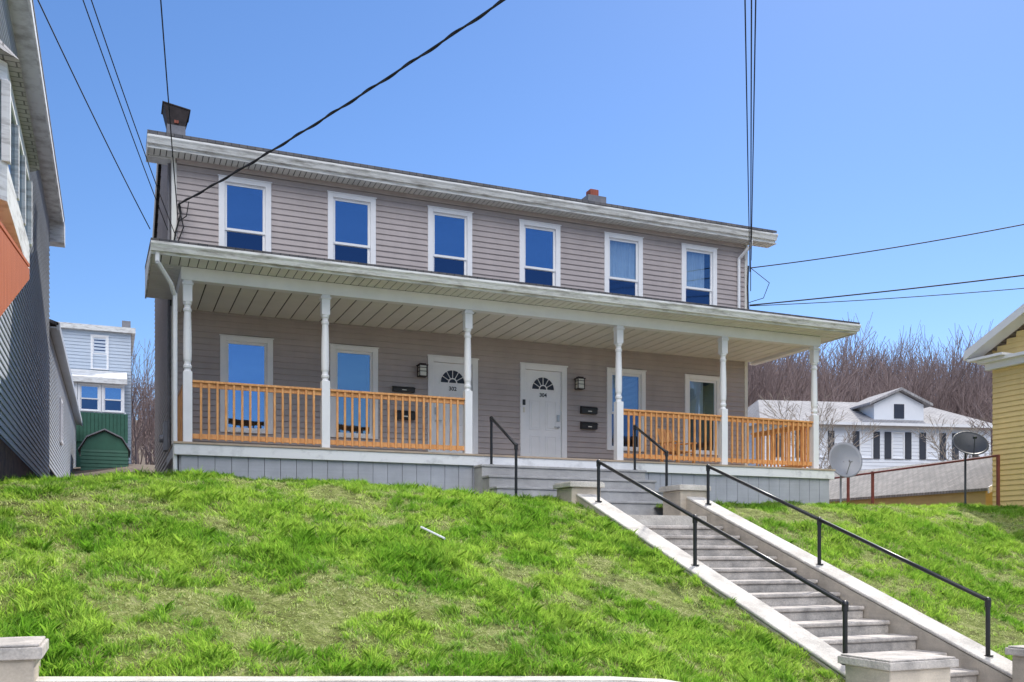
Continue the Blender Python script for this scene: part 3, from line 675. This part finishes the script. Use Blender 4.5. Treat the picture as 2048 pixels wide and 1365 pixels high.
for x in(1.0,2.9,5.6,7.5,9.6,11.6):
    for z in(.9,3.2):
        w=window(WH,WM@TR(x,-.02,z),.8,1.5,trim=.08)
        for (a,b) in((-.4,-.03),(.83,1.2)):
            mb=MB(); mb.box(a,b,-.05,-.02,0,1.5); mb.obj('shutter',M_shut,w,WM@TR(x,-.02,z))
mb=MB(); mb.box(.2,.8,5,5.6,5,7.9); mb.obj('chimney',M_stucco,WH,WM)
# ---------------- far left house
LM=TR(-6.5,29.5,3.2,0)
LH=thing('pale_blue_house','narrow pale blue two-storey house with enclosed rear porch','house',LM)
mb=MB(); mb.siding(0,6.2,-.8,7.45,lap=.16,dep=.03); mb.T=TR(6.2,0,0,90); mb.siding(0,8,-.8,7.45,lap=.16); mb.obj('wall',M_pale,LH,LM)
mb=MB(); mb.extr([(-.2,-.25,7.45),(6.4,-.25,7.45),(6.4,8,7.9),(-.2,8,7.9)],(0,0,.25)); mb.obj('roof',M_wwhite,LH,LM)
mb=MB(); mb.box(5.8,6.2,1,1.5,7.7,8.3); mb.obj('chimney',M_stucco,LH,LM)
window(LH,LM@TR(4.40,-.03,5.6),.8,1.65,trim=.1,mt=M_white,glass=M_screen)
mb=MB(); mb.extr([(2.0,-2.3,4.75),(6.0,-2.3,4.75),(6.0,-.05,5.45),(2.0,-.05,5.45)],(0,0,.10)); mb.box(2.0,6.0,-2.3,-2.1,4.6,4.748); mb.obj('rear_porch_roof',M_wwhite,LH,LM)
mb=MB(); x=2.05
while x<5.95: mb.box(x,x+.14,-2.05,-2.0,1.9,3.25); x+=.16
mb.box(2.05,5.95,-1.99,-.05,-.8,3.24)
mb.obj('rear_porch_wall',M_green,LH,LM)
for k in range(3): window(LH,LM@TR(2.9+k*1.0,-2.0,3.3),.98,1.28,trim=.1)
mb=MB(); mb.box(2.1,5.95,-1.99,-1.42,3.25,3.33); mb.box(2.1,2.88,-1.99,-1.9,3.33,4.6); mb.obj('porch_infill',M_whites,LH,LM)
SM=TR(-2.3,21,2.5)
SH=thing('green_shed','small dark green garden shed with gambrel roof','shed',SM)
mb=MB(); mb.siding(0,1.75,0,1.6,lap=.15); mb.T=TR(1.75,0,0,90); mb.siding(0,2.5,0,1.6,lap=.15)
mb.T=None; mb.extr([(0,.01,1.6),(1.75,.01,1.6),(1.5,.01,2.05),(.875,.01,2.35),(.25,.01,2.05)],(0,.02,0)); mb.obj('wall',M_green,SH,SM)
mb=MB(); 
for a,b in(((-.1,1.55),(.22,2.08)),((.22,2.08),(.875,2.4)),((.875,2.4),(1.53,2.08)),((1.53,2.08),(1.85,1.55))):
    mb.extr([(a[0],-.15,a[1]),(b[0],-.15,b[1]),(b[0],-.15,b[1]+.05),(a[0],-.15,a[1]+.05)],(0,2.8,0))
mb.obj('roof',M_stucco,SH,SM)

# ---------------- trees
def tree_segs(seed,h=10,levels=5,spread=.55,r=.16):
    rn=random.Random(seed); segs=[]
    def grow(p,d,L,r,lv):
        n=3 if lv>1 else 2
        for k in range(n):
            d2=(d+Vector((rn.uniform(-1,1),rn.uniform(-1,1),rn.uniform(-.3,.6)))*.14).normalized()
            q=p+d2*L/n; r2=r*(.86 if lv<levels else .8)
            segs.append((tuple(p),tuple(q),r,r2)); p=q; d=d2; r=r2
            if lv>0 and (lv<levels or k>0):
                for _ in range(rn.choice((1,2)) ):
                    a=rn.uniform(0,6.283); s=rn.uniform(.7,1.2)*spread
                    side=Vector((math.cos(a),math.sin(a),0)); dd=(d*math.cos(s)+side*math.sin(s)+Vector((0,0,.12))).normalized()
                    grow(p,dd,L*rn.uniform(.5,.72),r*.6,lv-1)
        if lv>0: grow(p,d,L*.6,r*.8,lv-1)
    grow(Vector((0,0,0)),Vector((0,0,1)),h*.48,r,levels-1)
    return segs
def segs_mesh(segs,ns=3):
    P0=np.array([s[0] for s in segs]);P1=np.array([s[1] for s in segs]);r0=np.array([s[2] for s in segs]);r1=np.array([s[3] for s in segs])
    d=P1-P0; d/=np.linalg.norm(d,axis=1)[:,None]+1e-9
    up=np.where(np.abs(d[:,2:3])>.9,np.array([[1.,0,0]]),np.array([[0,0,1.]])); a=np.cross(d,up); a/=np.linalg.norm(a,axis=1)[:,None]; b=np.cross(d,a)
    rings=[]
    for P,r in((P0,r0),(P1,r1)):
        for i in range(ns):
            t=2*np.pi*i/ns; rings.append(P+(a*np.cos(t)+b*np.sin(t))*r[:,None])
    V=np.stack(rings,1).reshape(-1,3); base=(np.arange(len(segs))*2*ns)[:,None,None]
    q=np.array([[i,(i+1)%ns,ns+(i+1)%ns,ns+i] for i in range(ns)])[None]
    return V,(base+q).reshape(-1,4)
vars_=[]
for s in range(5):
    sg=tree_segs(100+s,12,4,.6,.15); vars_.append(segs_mesh([(a,b,max(r0,.018),max(r1,.015)) for a,b,r0,r1 in sg],3))
Vs=[];Fs=[];off=0
def addtree(x,y,sc):
    global off
    V,F=vars_[random.randrange(5)]; t=random.uniform(0,6.28); c,s=math.cos(t),math.sin(t)
    Rm=np.array([[c,-s,0],[s,c,0],[0,0,1]]); q=V@Rm.T*sc*np.array([1,1,random.uniform(.9,1.2)])+np.array([x,y,float(ground_h(np.array(x),np.array(y)))-.2])
    Vs.append(q);Fs.append(F+off);off+=len(V)
for i in range(430):
    y=random.uniform(46,92); rat=random.uniform(.68,1.32); addtree(rat*(y+20.46)-1.1,y,random.uniform(.8,1.3))
for i in range(60):
    y=random.uniform(38,56); rat=random.uniform(-.07,.12); addtree(rat*(y+20.46)-1.1,y,random.uniform(.42,.62))
for i in range(25): addtree(random.uniform(8,38),random.uniform(60,85),random.uniform(.7,1.0))
o=bpy.data.objects.new('bare_woodland',npmesh('bare_woodland',np.concatenate(Vs),np.concatenate(Fs),M_bark)); place(o,I4); o["kind"]="stuff"; o["label"]="leafless brown woodland covering the hillside"; o["category"]="woods"
def single(x,y,h,seed,label,m=M_bark2,rad=.14,lv=5,spread=.6):
    z=float(ground_h(np.array(float(x)),np.array(float(y))))-.1; M=TR(x,y,z)
    T=thing('bare_tree',label,'tree',M)
    sg=tree_segs(seed,h,lv,spread,rad); thick=[s for s in sg if s[2]>rad*.33]; thin=[(a,b,max(r0,.010),max(r1,.008)) for a,b,r0,r1 in sg if r0<=rad*.33]
    for nm,ss,k in(('trunk',thick,7),('crown',thin,3)):
        V,F=segs_mesh(ss,k); ob=bpy.data.objects.new(nm,npmesh(nm,V,F,m)); place(ob,M,T)
single(27.5,13,5.2,5,'small leafless tree with many pale twigs before the white house',M_bark2,.08,5,.75)
single(33.0,11,4.6,15,'small leafless tree with many pale twigs before the white house',M_bark2,.07,5,.75)
single(34.5,7,8.0,9,'tall leafless tree rising behind the yellow house',M_bark,.14,5,.6)

# ---------------- wires
def wire(name,label,P,Q,sag,r,n=24,grp='overhead wires',twist=False):
    P=Vector(P);Q=Vector(Q); pts=[]
    for i in range(n+1):
        t=i/n; p=P.lerp(Q,t); p.z-=sag*4*t*(1-t); pts.append(p)
    mb=MB(); mb.tube(pts,r,6)
    if twist:
        m=n*8; q=[]
        for i in range(m+1):
            t=i/m; p=P.lerp(Q,t); p.z-=sag*4*t*(1-t); a=t*95
            q.append(p+Vector((math.cos(a)*r*1.1,math.sin(a)*r*.6,math.sin(a)*r*1.2)))
        mb.tube(q,r*.7,5)
    solo(mb.obj(name,M_wire),label,'wire',grp)
wire('utility_cable','thick twisted black service cable running to the house corner',(.1,-.08,7.05),(6.02,-13.7,8.14),.24,.018,twist=True)
wire('overhead_wire','thin black wire running to the house corner',(-.45,-.5,6.35),(-2.99,-9.9,8.1),.12,.010)
wire('overhead_wire','thin black wire running to the house corner',(-.1,-.1,6.5),(-2.3,-10.2,8.1),.12,.009)
wire('overhead_wire','thin black wire running to the house corner',(.05,-.1,6.4),(-2.2,-10.25,8.15),.16,.009)
wire('overhead_wire','thin black wire running to the house corner',(.1,-.1,6.65),(-.91,-10.8,8.2),.12,.010)
for i,(dx,dz,s) in enumerate(((0,0,.1),(.12,-.5,.05),(.2,.3,.15))):
    wire('overhead_wire','thin black wire strung to the far house corner',(14.15+dx*.2,-.08,7.3+dz),(4.35+dx*1.2,-13.0,8.1),s,.011)
wire('overhead_wire','thin black wire leaving the house corner past the yellow house',(14.2,0,7.42),(21.5,-8.6,8.05),.2,.014)
wire('overhead_wire','thin black wire leaving the house corner past the yellow house',(14.2,0,6.45),(21.5,-8.6,6.5),.08,.017)
wire('overhead_wire','thin black wire leaving the house corner past the yellow house',(14.2,0,6.43),(21.5,-8.6,6.05),.12,.010)
mb=MB(); mb.tube([(.12,-.06,7.1),(.15,-.07,6.9),(.05,-.06,6.5),(-.02,-.06,6.0),(-.04,-.02,5.0)],.016); mb.tube([(.1,-.06,7.05),(.2,-.1,6.6),(.06,-.06,6.2),(-.02,-.05,5.8)],.012); mb.tube([(.3,-.1,7.13),(.25,-.2,6.8),(.1,-.08,6.7)],.01)
mb.obj('service_drop',M_wire,H)
mb=MB(); mb.tube([(14.12,-.06,7.45),(14.1,-.06,6.9),(14.13,-.06,5.75)],.02); mb.tube([(14.2,-.06,7.4),(14.6,-.3,7.0),(14.45,-.25,6.6),(14.14,-.06,6.5)],.009); mb.obj('service_drop',M_wire,H)

# ---------------- light, sky, camera
w=bpy.data.worlds.new("World"); scene.world=w; w.use_nodes=True; nt=w.node_tree
sky=nn(nt,'ShaderNodeTexSky'); sky.sky_type='NISHITA'; sky.sun_disc=False; sky.sun_elevation=R(46); sky.sun_rotation=R(50)
sky.altitude=300; sky.air_density=1.0; sky.dust_density=.2; sky.ozone_density=3.5
hs=nn(nt,'ShaderNodeHueSaturation'); hs.inputs['Saturation'].default_value=1.14; hs.inputs['Value'].default_value=1.0
nt.links.new(sky.outputs[0],hs.inputs['Color'])
tint=nn(nt,'ShaderNodeVectorMath',operation='MULTIPLY'); tint.inputs[1].default_value=(1.03,1.02,1.12); nt.links.new(hs.outputs[0],tint.inputs[0])
# unseen bright cloud patch, added behind the camera to brighten the shaded front
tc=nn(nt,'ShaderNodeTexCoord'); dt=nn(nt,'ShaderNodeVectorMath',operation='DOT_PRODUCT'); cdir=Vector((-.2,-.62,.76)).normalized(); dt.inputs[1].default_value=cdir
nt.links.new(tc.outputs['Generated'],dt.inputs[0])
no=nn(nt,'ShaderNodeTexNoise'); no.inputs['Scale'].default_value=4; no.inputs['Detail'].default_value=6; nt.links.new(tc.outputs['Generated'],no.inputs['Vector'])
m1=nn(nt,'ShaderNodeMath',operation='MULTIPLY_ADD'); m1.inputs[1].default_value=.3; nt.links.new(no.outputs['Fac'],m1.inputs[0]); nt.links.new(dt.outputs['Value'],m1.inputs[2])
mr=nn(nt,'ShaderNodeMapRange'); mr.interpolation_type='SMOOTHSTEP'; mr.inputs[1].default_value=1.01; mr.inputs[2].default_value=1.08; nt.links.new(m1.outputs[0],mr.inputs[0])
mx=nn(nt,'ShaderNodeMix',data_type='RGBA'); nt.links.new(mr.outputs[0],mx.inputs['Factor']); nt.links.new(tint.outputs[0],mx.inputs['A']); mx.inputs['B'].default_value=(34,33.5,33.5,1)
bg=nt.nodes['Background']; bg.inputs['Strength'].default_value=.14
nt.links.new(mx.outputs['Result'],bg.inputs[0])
sd=bpy.data.lights.new('sun','SUN'); sd.energy=5.0; sd.angle=R(.5); sd.color=(1,.95,.87)
so=bpy.data.objects.new('sun',sd); col.objects.link(so)
el,az=R(46),R(50); dv=Vector((math.sin(az)*math.cos(el),math.cos(az)*math.cos(el),math.sin(el)))
so.rotation_euler=dv.to_track_quat('Z','Y').to_euler(); so.location=(20,20,40)
cd=bpy.data.cameras.new('camera'); cam=bpy.data.objects.new('camera',cd); col.objects.link(cam)
cd.sensor_width=36; cd.sensor_fit='HORIZONTAL'; cd.lens=33.4; cd.shift_y=.2063; cd.clip_end=3000; cd.clip_start=.1
cam.location=(-1.127,-20.46,0); cam.rotation_euler=(R(90),0,R(-22.8))
scene.camera=cam
scene.view_settings.view_transform='Standard'; scene.view_settings.look='None'; scene.view_settings.exposure=0
